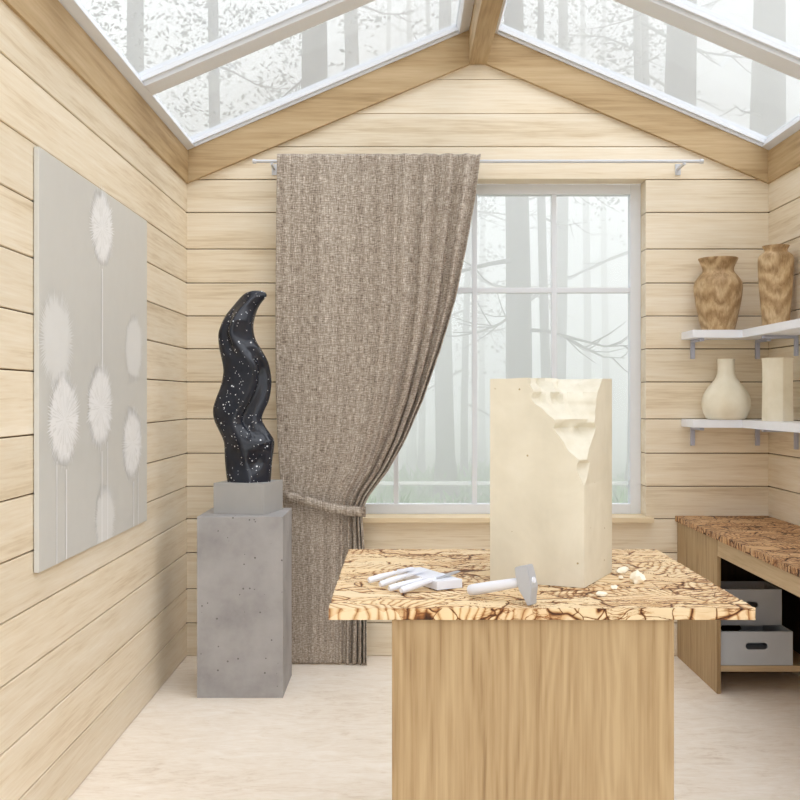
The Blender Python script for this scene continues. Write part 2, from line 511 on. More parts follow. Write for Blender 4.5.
def plank_faces(bm, lay, quad, depth_dir, val, ends=0.0):
    """quad: outline of one board as 3-D points on the wall face (bottom-left, bottom-right, top-right, top-left)"""
    a, b, c, d = [Vector(p) for p in quad]
    up0 = (d - a); up1 = (c - b)
    g0 = up0.normalized() * GAP / 2; g1 = up1.normalized() * GAP / 2
    inner = [a + g0, b + g1, c - g1, d - g0]
    ch0 = up0.normalized() * CH; ch1 = up1.normalized() * CH
    front = [inner[0] + ch0, inner[1] + ch1, inner[2] - ch1, inner[3] - ch0]
    back = [p + depth_dir * CH for p in inner]
    deep = [p + depth_dir * max(REC, ends) for p in inner]
    F_ = [bm.verts.new(p) for p in front]; B_ = [bm.verts.new(p) for p in back]; G_ = [bm.verts.new(p) for p in deep]
    faces = [bm.faces.new(F_)]
    for i in range(4):
        j = (i + 1) % 4
        faces.append(bm.faces.new((F_[i], B_[i], B_[j], F_[j])))
        faces.append(bm.faces.new((B_[i], G_[i], G_[j], B_[j])))
    for f in faces:
        f[lay] = (val, random.random(), random.random())

def wall_mesh(name, build, mats, backing):
    bm = bmesh.new()
    lay = bm.faces.layers.float_vector.new('board')
    build(bm, lay)
    n0 = len(bm.faces)
    backing(bm)
    bm.faces.ensure_lookup_table()
    for f in list(bm.faces)[n0:]:
        f.material_index = 1
    o = obj(name, bm, mats)
    return tag(o, kind='structure')

SL = 0.424
def roof_x(z):      # half width of the gable at height z (behind the beams)
    return max(0.0, (3.2425 + 0.02 - z) / SL) if z > 2.55 else 1.5

def back_planks(bm, lay):
    dd = Vector((0, 1, 0))
    for z0, z1 in zip(ZL, ZL[1:]):
        v = random.random()
        def seg(xa0, xb0, xa1, xb1, zz0, zz1, ends=0.0):
            plank_faces(bm, lay, [(xa0, D, zz0), (xb0, D, zz0), (xb1, D, zz1), (xa1, D, zz1)], dd, v, ends)
        if z0 < WZ1 - 1e-3 and z1 > WZ0 + 1e-3 and z1 < 2.55:
            if z0 < WZ0 - 0.02:      # the board under the sill
                seg(XL, XR, XL, XR, z0, WZ0)
                seg(XL, WX0, XL, WX0, WZ0, z1, 0.12); seg(WX1, XR, WX1, XR, WZ0, z1, 0.12)
            else:
                seg(XL, WX0, XL, WX0, z0, z1, 0.12); seg(WX1, XR, WX1, XR, z0, z1, 0.12)
        else:
            h0, h1 = min(1.5, roof_x(z0)), min(1.5, roof_x(z1))
            if h0 < 0.02: continue
            h1 = max(h1, 0.004)
            seg(RIDGE - h0, RIDGE + h0, RIDGE - h1, RIDGE + h1, z0, z1, 0.118 if abs(z0 - WZ1) < 0.02 else 0.0)

def back_backing(bm):
    y0, y1 = D + REC, D + 0.12
    e = 0.004
    box(bm, XL - 0.12, XR + 0.12, y0, y1, -0.1, WZ0 - e)
    box(bm, XL - 0.12, WX0 - e, y0, y1, WZ0 - e, WZ1 + e)
    box(bm, WX1 + e, XR + 0.12, y0, y1, WZ0 - e, WZ1 + e)
    prism(bm, [(XL - 0.12, WZ1 + e), (XR + 0.12, WZ1 + e), (XR + 0.12, 2.6), (RIDGE, 3.24), (XL - 0.12, 2.6)], 'y', y0, y1)
wall_mesh('wall_back', back_planks, [M['wall_x'], M['groove']], back_backing)

ZS = [z for z in ZL if z < 2.5] + [2.56]
def side_planks(x, sgn):
    def f(bm, lay):
        dd = Vector((sgn, 0, 0))
        for z0, z1 in zip(ZS, ZS[1:]):
            plank_faces(bm, lay, [(x, NEAR, z0), (x, D, z0), (x, D, z1), (x, NEAR, z1)], dd, random.random())
    return f
wall_mesh('wall_left', side_planks(XL, -1), [M['wall_y'], M['groove']],
          lambda bm: box(bm, XL - 0.12, XL - REC, NEAR, D, -0.1, 2.59))
wall_mesh('wall_right', side_planks(XR, 1), [M['wall_y'], M['groove']],
          lambda bm: box(bm, XR + REC, XR + 0.12, NEAR, D, -0.1, 2.59))

bm = bmesh.new(); box(bm, XL - 0.1, XR + 0.1, NEAR - 0.4, D + 0.1, -0.12, 0.0)
tag(obj('floor', bm, M['floor']), kind='structure')

# beams
def gable_beam(sgn):
    bm = bmesh.new()
    def X(u): return RIDGE + sgn * u
    lo = lambda u: 2.436 + 0.422 * (1.5 - u)
    hi = lambda u: 2.602 + 0.427 * (1.5 - u)
    prism(bm, [(X(1.5), lo(1.5)), (X(0.02), lo(0.02)), (X(0.02), hi(0.02)), (X(1.5), hi(1.5))], 'y', D - 0.025, D + 0.1)
    return bm
tag(obj('trim_1', gable_beam(-1), M['beam_x']), kind='structure')
tag(obj('trim_2', gable_beam(1), M['beam_x']), kind='structure')
bm = bmesh.new(); box(bm, XL - 0.1, XL + 0.012, NEAR, D - 0.02, 2.436, 2.602, 0.003)
tag(obj('trim_3', bm, M['beam_y']), kind='structure')
bm = bmesh.new(); box(bm, XR - 0.012, XR + 0.1, NEAR, D - 0.02, 2.436, 2.602, 0.003)
tag(obj('trim_4', bm, M['beam_y']), kind='structure')
bm = bmesh.new(); box(bm, RIDGE - 0.047, RIDGE + 0.047, NEAR, D - 0.001, 3.051, 3.30, 0.004)
tag(obj('trim_5', bm, M['beam_y']), kind='structure')

# glazed roof slopes
MULL = [(4.12, 4.25), (3.08, 3.21), (2.04, 2.17), (1.0, 1.13), (-0.04, 0.09)]
def skylight(name, sgn):
    ang = math.atan(0.427)
    root = empty(name, (RIDGE + sgn * 1.5, 0, 2.602))
    tag(root, kind='structure')
    # local frame: u up the slope, n outward
    L = (1.5 - 0.047) / math.cos(ang)
    def tr(bm):
        rot = Matrix.Rotation(-ang, 4, 'Y')
        bmesh.ops.transform(bm, matrix=rot, verts=bm.verts)
        if sgn > 0:
            bmesh.ops.transform(bm, matrix=Matrix.Scale(-1, 4, (1, 0, 0)), verts=bm.verts)
    def part(nm, u0, u1, y0, y1, n0, n1, mat, bev=0.004):
        bm = bmesh.new(); box(bm, u0, u1, y0, y1, n0, n1, bev); tr(bm)
        return obj(nm, bm, mat, root)
    part('rail', -0.05, 0.05, NEAR, D, 0.0, 0.05, M['white'])
    part('rail', L - 0.055, L + 0.03, NEAR, D, 0.0, 0.05, M['white'])
    part('rail', 0.05, L - 0.055, D - 0.035, D + 0.06, 0.0, 0.05, M['white'])
    part('bead', 0.05, L - 0.055, D - 0.052, D - 0.0355, 0.014, 0.05, M['white'], 0.002)
    ys = [D - 0.035]
    for y0, y1 in MULL:
        part('mullion', 0.05, L - 0.055, y0, y1, -0.004, 0.05, M['white'])
        part('bead', 0.05, L - 0.055, y0 - 0.018, y0 - 0.0005, 0.014, 0.05, M['white'], 0.002)
        ys += [y1, y0]
    ys.append(NEAR)
    for a, b in zip(ys[0::2], ys[1::2]):
        part('pane', 0.045, L - 0.05, b - 0.004, a + 0.004, 0.030, 0.036, M['roofglass'], 0)
skylight('window_2', -1)
skylight('window_3', 1)

# gable window
YW = 5.27
w1 = empty('window_1', (0, YW, 0)); tag(w1, kind='structure')
def wpart(nm, x0, x1, y0, y1, z0, z1, mat, bev=0.003):
    bm = bmesh.new(); box(bm, x0, x1, y0 - YW, y1 - YW, z0, z1, bev)
    return obj(nm, bm, mat, w1)
FX0, FX1, FZ0, FZ1 = WX0, WX1, 0.722, WZ1
EX = 0.004   # the frame laps behind the boards
bm = bmesh.new()
box(bm, FX0, FX0 + 0.055, 0, 0.06, FZ0, FZ1, 0.003); box(bm, FX1 - 0.055, FX1, 0, 0.06, FZ0, FZ1, 0.003)
box(bm, FX0 + 0.055, FX1 - 0.055, 0, 0.06, FZ1 - 0.054, FZ1, 0.003); box(bm, FX0 + 0.055, FX1 - 0.055, 0, 0.06, FZ0, FZ0 + 0.052, 0.003)
obj('frame', bm, M['white'], w1)
MX = [-0.026, 0.389, 0.808]
xs = [FX0 + 0.055] + MX + [FX1 - 0.055]
zm = EYE + (CY - 289.8) / 190.0
for x in MX:
    wpart('muntin', x - 0.013, x + 0.013, YW + 0.008, YW + 0.05, FZ0 + 0.05, FZ1 - 0.05, M['white'])
for a, b in zip(xs, xs[1:]):
    wpart('muntin', a - 0.002, b + 0.002, YW + 0.010, YW + 0.05, zm - 0.014, zm + 0.014, M['white'])
    wpart('pane', a, b, YW + 0.028, YW + 0.034, zm, FZ1 - 0.05, M['glass'], 0)
    wpart('pane', a, b, YW + 0.028, YW + 0.034, FZ0 + 0.048, zm, M['glass'], 0)
for a, b in zip(xs, xs[1:]):
    wpart('muntin', a, b, YW + 0.036, YW + 0.05, EYE - 88.5 / 189.0, EYE - 84.5 / 189.0, M['frosted'], 0)  # thin pale translucent strip across each lower pane
wpart('sill', WX0 - 0.03, 1.292, 5.10, YW + 0.004, 0.696, 0.722, M['sill'], 0.004)

# ------------------------------------------------------------------ curtain
rod = empty('curtain_rod', (0.388, 5.045, 2.527))
tag(rod, 'thin grey metal curtain rod running above the window', 'curtain rod')
bm = bmesh.new(); tube(bm, [(-1.12, 0, 0), (1.12, 0, 0)], [0.0085, 0.0085], 14); obj('bar', bm, M['rod'], rod, 40)
for sx in (-1, 1):
    bm = bmesh.new(); tube(bm, [(sx * 1.12, 0, 0), (sx * 1.136, 0, 0)], [0.012, 0.012], 14); obj('finial', bm, M['rod'], rod, 40)
    bm = bmesh.new()
    box(bm, sx * 1.04 - 0.006, sx * 1.04 + 0.006, -0.012, 0.115, -0.02, -0.0086, 0.002)
    box(bm, sx * 1.04 - 0.014, sx * 1.04 + 0.014, 0.108, 0.115, -0.045, 0.012, 0.002)
    obj('bracket', bm, M['rod'], rod)

YC = 5.0
# edge table: height px -> left px, right px, gather power, fold depth
CT = [(154, 277.0, 480.5, 1.00, 0.013), (200, 276.5, 474.5, 1.04, 0.017), (250, 276, 465.5, 1.10, 0.019), (300, 275.5, 455, 1.20, 0.018),
      (350, 275.5, 440, 1.32, 0.021), (400, 276, 422.5, 1.46, 0.023), (440, 277.5, 405, 1.58, 0.024), (470, 279.5, 388, 1.66, 0.024),
      (495, 282, 369, 1.70, 0.022), (510, 284, 362.0, 1.72, 0.020), (525, 286, 362.5, 1.66, 0.021), (560, 288.5, 365, 1.52, 0.021),
      (610, 290, 366.5, 1.42, 0.023), (664, 291, 366.5, 1.38, 0.024)]
NU, NV = 150, 150
cur = empty('curtain', (0, YC, 0))
tag(cur, 'heavy beige linen curtain drawn to the left of the window and tied back', 'curtain')
bm = bmesh.new()
lay = bm.verts.layers.float_vector.new('cloth')
grid = []
for j in range(NV + 1):
    v = j / NV
    py = 154 + (664 - 154) * v
    le, ri, gp, am = interp(CT, py)
    row = []
    for i in range(NU + 1):
        u = i / NU
        g = 1 - (1 - u) ** gp
        px = le + (ri - le) * g
        w = 0.13 + 0.87 * min(1, max(0, (u - 0.45) / 0.33))
        ph = 2 * PI * (7.6 * u ** 1.55) + 0.5 * math.sin(3.1 * v + 5 * u)
        yy = am * w * (math.sin(ph) + 0.30 * math.sin(2.3 * ph + 1.3)) + 0.004 * noise.noise((u * 6, v * 3, 2))
        sag = 0.0
        if v > 0.985: sag = 0.004 * math.sin(ph + 1)
        if v < 0.01: sag = 0.0008 * math.sin(ph * 2.0)
        p = P(px, py, YC)
        vt = bm.verts.new((p.x, yy, max(0.006, p.z + sag)))
        vt[lay] = (u * 1.45, (1 - v) * 2.55, 0)
        row.append(vt)
    grid.append(row)
for j in range(NV):
    for i in range(NU):
        bm.faces.new((grid[j][i], grid[j][i + 1], grid[j + 1][i + 1], grid[j + 1][i]))
cl = obj('fabric', bm, M['linen'], cur, 180)
md = cl.modifiers.new('thick', 'SOLIDIFY'); md.thickness = 0.005; md.offset = 0

# tie-back: a closed band round the gathered cloth, hooked to the wall
tb = empty('curtain_tieback', (0, YC, 0))
tag(tb, 'narrow linen tie-back band wrapped round the beige curtain', 'tieback')
bm = bmesh.new(); lay = bm.verts.layers.float_vector.new('cloth')
loop = []
fp = [(285, 496.5), (300, 499.5), (315, 503.5), (330, 507.5), (345, 510.5), (356, 511.5)]
front = []
for px, py in smooth_curve(fp, 5):
    p = P(px, py, YC - 0.045)
    dy = -0.036 - 0.014 * math.sin(PI * (px - 285) / 75)
    front.append((p.x, dy, p.z))
pr = P(363.5, 512, YC); pl = P(282, 496, YC)
loop = [(pl.x - 0.012, 0.0, pl.z + 0.002)] + front + [(pr.x + 0.006, -0.012, pr.z), (pr.x + 0.008, 0.02, pr.z)]
loop += [(pr.x - 0.03, 0.045, pr.z), (0.5 * (pl.x + pr.x), 0.055, pr.z + 0.02), (pl.x + 0.02, 0.05, pl.z), (pl.x - 0.008, 0.03, pl.z + 0.002)]
n = len(loop); hw = 0.025
rows = []
for k, q in enumerate(loop):
    a = bm.verts.new((q[0], q[1], q[2] + hw)); b = bm.verts.new((q[0], q[1], q[2] - hw))
    a[lay] = (3 + k * 0.016, 0.3, 0); b[lay] = (3 + k * 0.016, 0.342, 0)
    rows.append((a, b))
for k in range(n):
    a, b = rows[k], rows[(k + 1) % n]
    bm.faces.new((a[0], b[0], b[1], a[1]))
to = obj('band', bm, M['linen'], tb, 40)
md = to.modifiers.new('thick', 'SOLIDIFY'); md.thickness = 0.006; md.offset = 0
bm = bmesh.new(); tube(bm, [(pl.x + 0.0, 0.035, pl.z), (pl.x - 0.004, 0.10, pl.z), (pl.x - 0.004, 0.158, pl.z)], [0.005] * 3, 10)
obj('hook', bm, M['rod'], tb, 40)

# ------------------------------------------------------------------ canvas on the left wall
PXW = -1.086
def W(px, py):
    y = -PXW * F / (CX - px)
    return y, EYE - (py - CY) * y / F
y0, y1 = 3.0, 4.276
z0, z1 = 0.810, 2.090
cv = empty('wall_canvas', (PXW, 0, 0))
tag(cv, 'large grey canvas with white dandelion heads hanging on the left wall', 'picture')
bm = bmesh.new(); box(bm, -0.016, 0.0, y0, y1, z0, z1, 0.003)
obj('canvas', bm, M['canvas'], cv)
heads = [(102, 228, 0.138, 0, 500), (57, 340, 0.152, 1, None), (64, 420, 0.150, 0, 700), (100, 407, 0.150, 0, 700),
         (134, 348, 0.135, 1, None), (132, 443, 0.146, 0, 700), (105, 519, 0.125, 1, None)]
rg = random.Random(5)
for hi_, (px, py, R, faint, stem) in enumerate(heads):
    cy_, cz_ = W(px, py)
    bm = bmesh.new()
    R *= 1.07
    eps = 0.0003 + 0.0001 * (hi_ + (0 if faint else 8))
    def quad(a, b, wd):
        d = Vector((b[0] - a[0], b[1] - a[1]))
        if d.length < 1e-4: return
        nrm = Vector((-d.y, d.x)).normalized() * wd / 2
        pts = [(a[0] - nrm.x, a[1] - nrm.y), (a[0] + nrm.x, a[1] + nrm.y), (b[0] + nrm.x, b[1] + nrm.y), (b[0] - nrm.x, b[1] - nrm.y)]
        if any(q[1] < z0 + 0.001 or q[0] < y0 or q[0] > y1 for q in pts): return
        bm.faces.new([bm.verts.new((eps, q[0], q[1])) for q in pts])
    NSP = 84
    cen = [(cy_, cz_)]
    ring = []
    for k in range(NSP * 2):
        a = PI * k / NSP + rg.uniform(-0.012, 0.012)
        L = R * (rg.uniform(0.92, 1.10) if k % 2 == 0 else rg.uniform(0.66, 0.84))
        ring.append((L, a))
    # rings of the seed head: centre, inner, outer; radial petals alternate between two inks
    def PT(f, k):
        L, a = ring[k % (2 * NSP)]
        rr0 = L if f == 1 else R * f
        return (eps, cy_ + rr0 * math.cos(a), max(z0 + 0.001, cz_ + rr0 * math.sin(a)))
    fr_ = [0.06, 0.28, 0.5, 0.7, 1]
    V_ = [[bm.verts.new(PT(f, k)) for k in range(2 * NSP)] for f in fr_]
    bm.faces.new(V_[0])
    for f in range(4):
        for k in range(2 * NSP):
            q = (V_[f][k], V_[f][(k + 1) % (2 * NSP)], V_[f + 1][(k + 1) % (2 * NSP)], V_[f + 1][k])
            fc = bm.faces.new(q)
            fc.material_index = 1 if rg.random() < (0.25, 0.3, 0.25, 0.3)[f] else 0
    for fc in [fc for fc in bm.faces if fc.calc_area() < 1e-9]: bm.faces.remove(fc)
    if stem == 500:
        ye, ze = W(101, 372)
        quad((cy_, cz_ - R * 1.0), (cy_, ze), 0.011)
    elif stem:
        zb = z0 + 0.002
        quad((cy_ + 0.02, cz_ - R * 1.0), (cy_ + 0.02, zb), 0.011)
        quad((cy_ - 0.07 if px < 80 else cy_ + 0.09, cz_ - R * 0.8), (cy_ - 0.07 if px < 80 else cy_ + 0.09, zb), 0.008)
    obj('dandelion_print', bm, [M['printfaint'], M['printfaint']] if faint else [M['print'], M['printmid']], cv)

# ------------------------------------------------------------------ pedestal, plinth, sculpture
bm = bmesh.new(); box(bm, -0.191, 0.191, 0.0, 0.36, 0.0, 0.806, 0.003)
ped = obj('pedestal', bm, M['concrete'], loc=(-0.716, 4.445, 0))
tag(ped, 'tall grey concrete pedestal beside the curtain in the left corner', 'pedestal')
bm = bmesh.new(); box(bm, -0.121, 0.121, -0.124, 0.124, 0.0, 0.140, 0.002)
pcx, pcy = -0.708, 4.653
pl_ = obj('display_plinth', bm, M['plinth'], loc=(pcx, pcy, 0.806), rotz=math.radians(-14))
tag(pl_, 'small smooth grey block standing on top of the concrete pedestal', 'plinth')

OUT_L = [(73, 262), (78, 244), (90, 226), (125, 195), (165, 165), (205, 148), (235, 141), (285, 145), (330, 155), (370, 159), (420, 149),
         (470, 130), (505, 121), (545, 125), (580, 140), (620, 158), (660, 162), (700, 165), (766, 173)]
OUT_R = [(73, 296), (78, 310), (92, 315), (115, 296), (140, 281), (175, 271), (210, 268), (250, 276), (290, 299), (330, 320), (380, 331),
         (420, 332), (470, 324), (510, 306), (540, 298), (570, 312), (605, 336), (625, 343), (680, 337), (766, 330)]
ys_ = 4.645; k_ = 3.636
SL_ = smooth_curve(OUT_L, 4); SR_ = smooth_curve(OUT_R, 4)
bm = bmesh.new(); rings = []
NS, NR = 110, 72
sx0 = P(180 + 250 / k_, 0, ys_).x
for j in range(NS + 1):
    cy_ = 73 + (766 - 73) * (j / NS) ** 1.0
    if j == 0: cy_ = 73.5
    l = interp(SL_, cy_)[0]; r = interp(SR_, cy_)[0]
    xl = P(180 + l / k_, 0, ys_).x; xr = P(180 + r / k_, 0, ys_).x
    z = P(0, 270 + cy_ / k_, ys_).z
    tt = j / NS
    dep = 0.075 * min(1, (0.18 + tt * 5)) * (0.85 + 0.2 * math.sin(6 * tt + 0.6))
    phi = -1.9 + 3.6 * tt + 0.5 * math.sin(7 * tt)
    hol = interp([(0.0, 0.2), (0.12, -0.1), (0.22, -0.15), (0.32, 0.12), (0.40, 0.35), (0.50, 0.30), (0.60, 0.12), (0.70, -0.1), (0.80, -0.25), (1.0, 0.2)], tt)[0]
    pts = []
    for k in range(NR):
        a = 2 * PI * k / NR
        dd = lambda c: math.atan2(math.sin(a + PI / 2 - c), math.cos(a + PI / 2 - c))
        lob = 1 + 0.05 * math.cos(3 * (a - phi))
        lob += 0.30 * math.exp(-(abs(dd(hol)) / 0.30) ** 1.3)                       # the sharp ridge
        k1 = max(0.0, min(1.0, (tt - 0.30) / 0.14)) * max(0.0, min(1.0, (0.80 - tt) / 0.10))
        lob -= 0.46 * k1 * math.exp(-(dd(hol + 0.62) / 0.30) ** 2)                  # the deep hollow right of it
        k2 = max(0.0, min(1.0, (tt - 0.10) / 0.10)) * max(0.0, min(1.0, (0.36 - tt) / 0.10))
        lob -= 0.30 * k2 * math.exp(-(dd(hol - 0.50) / 0.30) ** 2)
        k3 = max(0.0, 1 - abs(tt - 0.79) / 0.05)
        lob += 0.22 * k3 * math.exp(-(dd(0.7) / 0.7) ** 2)                          # a ledge low on the right
        k4 = max(0.0, 1 - abs(tt - 0.90) / 0.07)
        lob -= 0.22 * k4 * math.exp(-(dd(0.3) / 0.45) ** 2)
        pts.append([math.cos(a) * lob, math.sin(a) * lob])
    mn = min(p[0] for p in pts); mxx = max(p[0] for p in pts)
    ring = []
    for p in pts:
        x = xl + (p[0] - mn) / (mxx - mn) * (xr - xl)
        ring.append(bm.verts.new((x - sx0, p[1] * dep, z)))
    rings.append(ring)
for j in range(NS):
    for k in range(NR):
        bm.faces.new((rings[j][k], rings[j][(k + 1) % NR], rings[j + 1][(k + 1) % NR], rings[j + 1][k]))
bm.faces.new(rings[0]); bm.faces.new(list(reversed(rings[-1])))
zb = rings[-1][0].co.z
for v_ in bm.verts: v_.co.z -= zb
sc_ = obj('abstract_sculpture', bm, M['black'], smooth=60, loc=(sx0, ys_, 0.946))
tag(sc_, 'black speckled stone sculpture twisting upward like a flame on the pedestal', 'sculpture')

# ------------------------------------------------------------------ workbench in the middle
def carved_slab(bm, x0, x1, y0, y1, z0, z1, step, skip=()):
    def face_grid(o, du, dv, nu, nv):
        g = [[bm.verts.new(o + du * (i / nu) + dv * (j / nv)) for i in range(nu + 1)] for j in range(nv + 1)]
        for j in range(nv):
            for i in range(nu):
                bm.faces.new((g[j][i], g[j][i + 1], g[j + 1][i + 1], g[j + 1][i]))
    nx, ny, nz = max(1, round((x1 - x0) / step)), max(1, round((y1 - y0) / step)), max(1, round((z1 - z0) / (step * 0.7)))
    V = Vector
    face_grid(V((x0, y0, z1)), V((x1 - x0, 0, 0)), V((0, y1 - y0, 0)), nx, ny)
    face_grid(V((x0, y0, z0)), V((x1 - x0, 0, 0)), V((0, 0, z1 - z0)), nx, nz)
    face_grid(V((x1, y0, z0)), V((0, y1 - y0, 0)), V((0, 0, z1 - z0)), ny, nz)
    face_grid(V((x1, y1, z0)), V((x0 - x1, 0, 0)), V((0, 0, z1 - z0)), nx, nz)
    face_grid(V((x0, y1, z0)), V((0, y0 - y1, 0)), V((0, 0, z1 - z0)), ny, nz)
    bm.faces.new([bm.verts.new(p) for p in ((x0, y0, z0), (x0, y1, z0), (x1, y1, z0), (x1, y0, z0))])
    bmesh.ops.remove_doubles(bm, verts=bm.verts, dist=1e-5)

TZ = 0.898
wb = empty('workbench', (0.294, 2.49, 0))
tag(wb, 'oak pedestal workbench with a pale carved relief top, standing in the foreground', 'workbench')
bm = bmesh.new(); carved_slab(bm, -0.446, 0.446, -0.405, 0.41, 0.873, TZ, 0.0036)
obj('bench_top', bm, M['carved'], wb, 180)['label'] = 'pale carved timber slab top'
bx0, bx1 = -0.313, 0.279
by0, by1 = -0.392, 0.36
bm = bmesh.new(); box(bm, bx0, bx1, by0, by0 + 0.022, 0, 0.873, 0.0015); obj('front_panel', bm, M['oak_z'], wb)
bm = bmesh.new(); box(bm, bx0, bx1, by1 - 0.022, by1, 0, 0.873, 0.0015); obj('back_panel', bm, M['oak_z'], wb)
for a, b in ((bx0, bx0 + 0.022), (bx1 - 0.022, bx1)):
    bm = bmesh.new(); box(bm, a, b, by0 + 0.0225, by1 - 0.0225, 0, 0.873, 0.0015); obj('side_panel', bm, M['oak_z'], wb)

# stone block with its corner chipped away
C_ = Vector((0.4217, 2.300)); Lc = Vector((0.213, 2.392)); Rc = Vector((0.530, 2.512))
dl = (Lc - C_); ll = dl.length; dl.normalize()
dr = Vector((-dl.y, dl.x)) * -1
dr = (Rc - C_).normalized()
lr = 0.238
blk_c = C_ + dl * ll / 2 + dr * lr / 2
HB = 0.484
CHIP = [(376, 53, 19.0, 0.85), (386, 52, 16, 0.75), (392, 50, 13.0, 0.7), (404, 46, 11.8, 0.55), (410, 37, 11.2, 0.45), (416, 32, 11, 0.40), (420, 28.5, 10.5, 0.30),
        (424, 27.5, 9.5, 0.62), (429, 29, 10.8, 0.70), (435, 27, 10.2, 0.58), (440, 25, 9, 0.48), (445, 21, 7.0, 0.40), (449, 17.5, 5.0, 0.3), (456, 10, 3.0, 0.2),
        (461, 5, 2.4, 0.15), (464, 7.5, 5.0, 0.45), (470, 7.8, 4.6, 0.4), (478, 4, 3, 0.25), (486, 0.3, 0.3, 0.1), (600, 0.3, 0.3, 0.1)]
NLV, NCH = 120, 14
bm = bmesh.new(); rings = []
rows_chip = []
for j in range(NLV + 1):
    z = HB * j / NLV
    py = CY + (EYE - TZ - z) * F / 2.3
    a, b, dpt = interp(CHIP, py)[:3]
    am = a * 0.00242; bmx = b * 0.0080
    jag = 1 + 0.16 * noise.noise((z * 40, 1.7, 0)); jag2 = 1 + 0.16 * noise.noise((z * 40, 7.7, 0))
    pa = C_ + dl * am * jag; pb = C_ + dr * bmx * jag2
    inward = (dl + dr).normalized()
    sec = [C_ + dl * ll, ]
    for k in range(1, 8): sec.append(C_ + dl * (ll + (am * jag - ll) * k / 8))
    for k in range(NCH + 1):
        s = k / NCH
        q = pa.lerp(pb, s)
        bulge = 4 * s * (1 - s)
        size = min(am, bmx)
        w_ = size * dpt * 0.55 * (bulge ** 0.8) * (1 + 0.7 * noise.noise((q.x * 38, q.y * 38, z * 30)))
        q = q + inward * max(0, w_)
        sec.append(q)
    sec.append(C_ + dr * lr); sec.append(C_ + dr * lr + dl * ll)
    top = 0.0
    ring = []
    for q in sec:
        d = q - blk_c
        zz = z
        if j == NLV: zz += 0.004 * noise.noise((q.x * 14, q.y * 14, 3.3))
        ring.append(bm.verts.new((d.x, d.y, zz)))
    rings.append(ring); rows_chip.append(am > 0.003)
nn = len(rings[0])
for j in range(NLV):
    for k in range(nn):
        f = bm.faces.new((rings[j][k], rings[j][(k + 1) % nn], rings[j + 1][(k + 1) % nn], rings[j + 1][k]))
        if 8 <= k < 8 + NCH and rows_chip[j]: f.material_index = 1
bm.faces.new(list(reversed(rings[0]))); bm.faces.new(rings[-1])
bmesh.ops.triangulate(bm, faces=[f for f in bm.faces if len(f.verts) > 4])
sb = obj('stone_block', bm, [M['stone'], M['split']], smooth=24, loc=(blk_c.x, blk_c.y, TZ + 0.0005))
tag(sb, 'tall cream limestone block with one chiselled corner standing on the workbench', 'stone block')

# chips of stone
def on_table(px, py, h=0.0):
    y = (EYE - TZ - h) * F / (py - CY)
    return Vector(((px - CX) * y / F, y, TZ + h))
chips = [(623, 572, 0.030, 0.010, 0.008, 0.9, 'long white stone sliver beside the base of the limestone block'),
         (637.5, 583, 0.017, 0.020, 0.016, 0.3, 'largest white stone chip on the workbench right of the limestone block'),
         (621, 579, 0.007, 0.006, 0.005, 1.0, 'tiny white stone chip between the long sliver and the limestone block'),
         (602, 596, 0.014, 0.011, 0.006, 2.4, 'flat white stone flake on the workbench in front of the limestone block'),
         (614, 589, 0.008, 0.007, 0.005, 0.4, 'small white stone crumb between the flat flake and the largest chip')]
for px, py, lx, ly, lz, rz, lab in chips:
    p = on_table(px, py)
    bm = bmesh.new()
    bmesh.ops.create_icosphere(bm, subdivisions=2, radius=1.0)
    for v_ in bm.verts:
        k = 1 + 0.45 * noise.noise(v_.co * 1.4 + Vector((px, py, 0)))
        v_.co = Vector((v_.co.x * lx * k, v_.co.y * ly * k, max(-0.55, v_.co.z) * lz * k))
    mz = min(v_.co.z for v_ in bm.verts)
    for v_ in bm.verts: v_.co.z -= mz
    tag(obj('stone_chip', bm, M['chip'], loc=(p.x, p.y, TZ + 0.0005), rotz=rz), lab, 'stone chip', 'stone chips on the workbench')

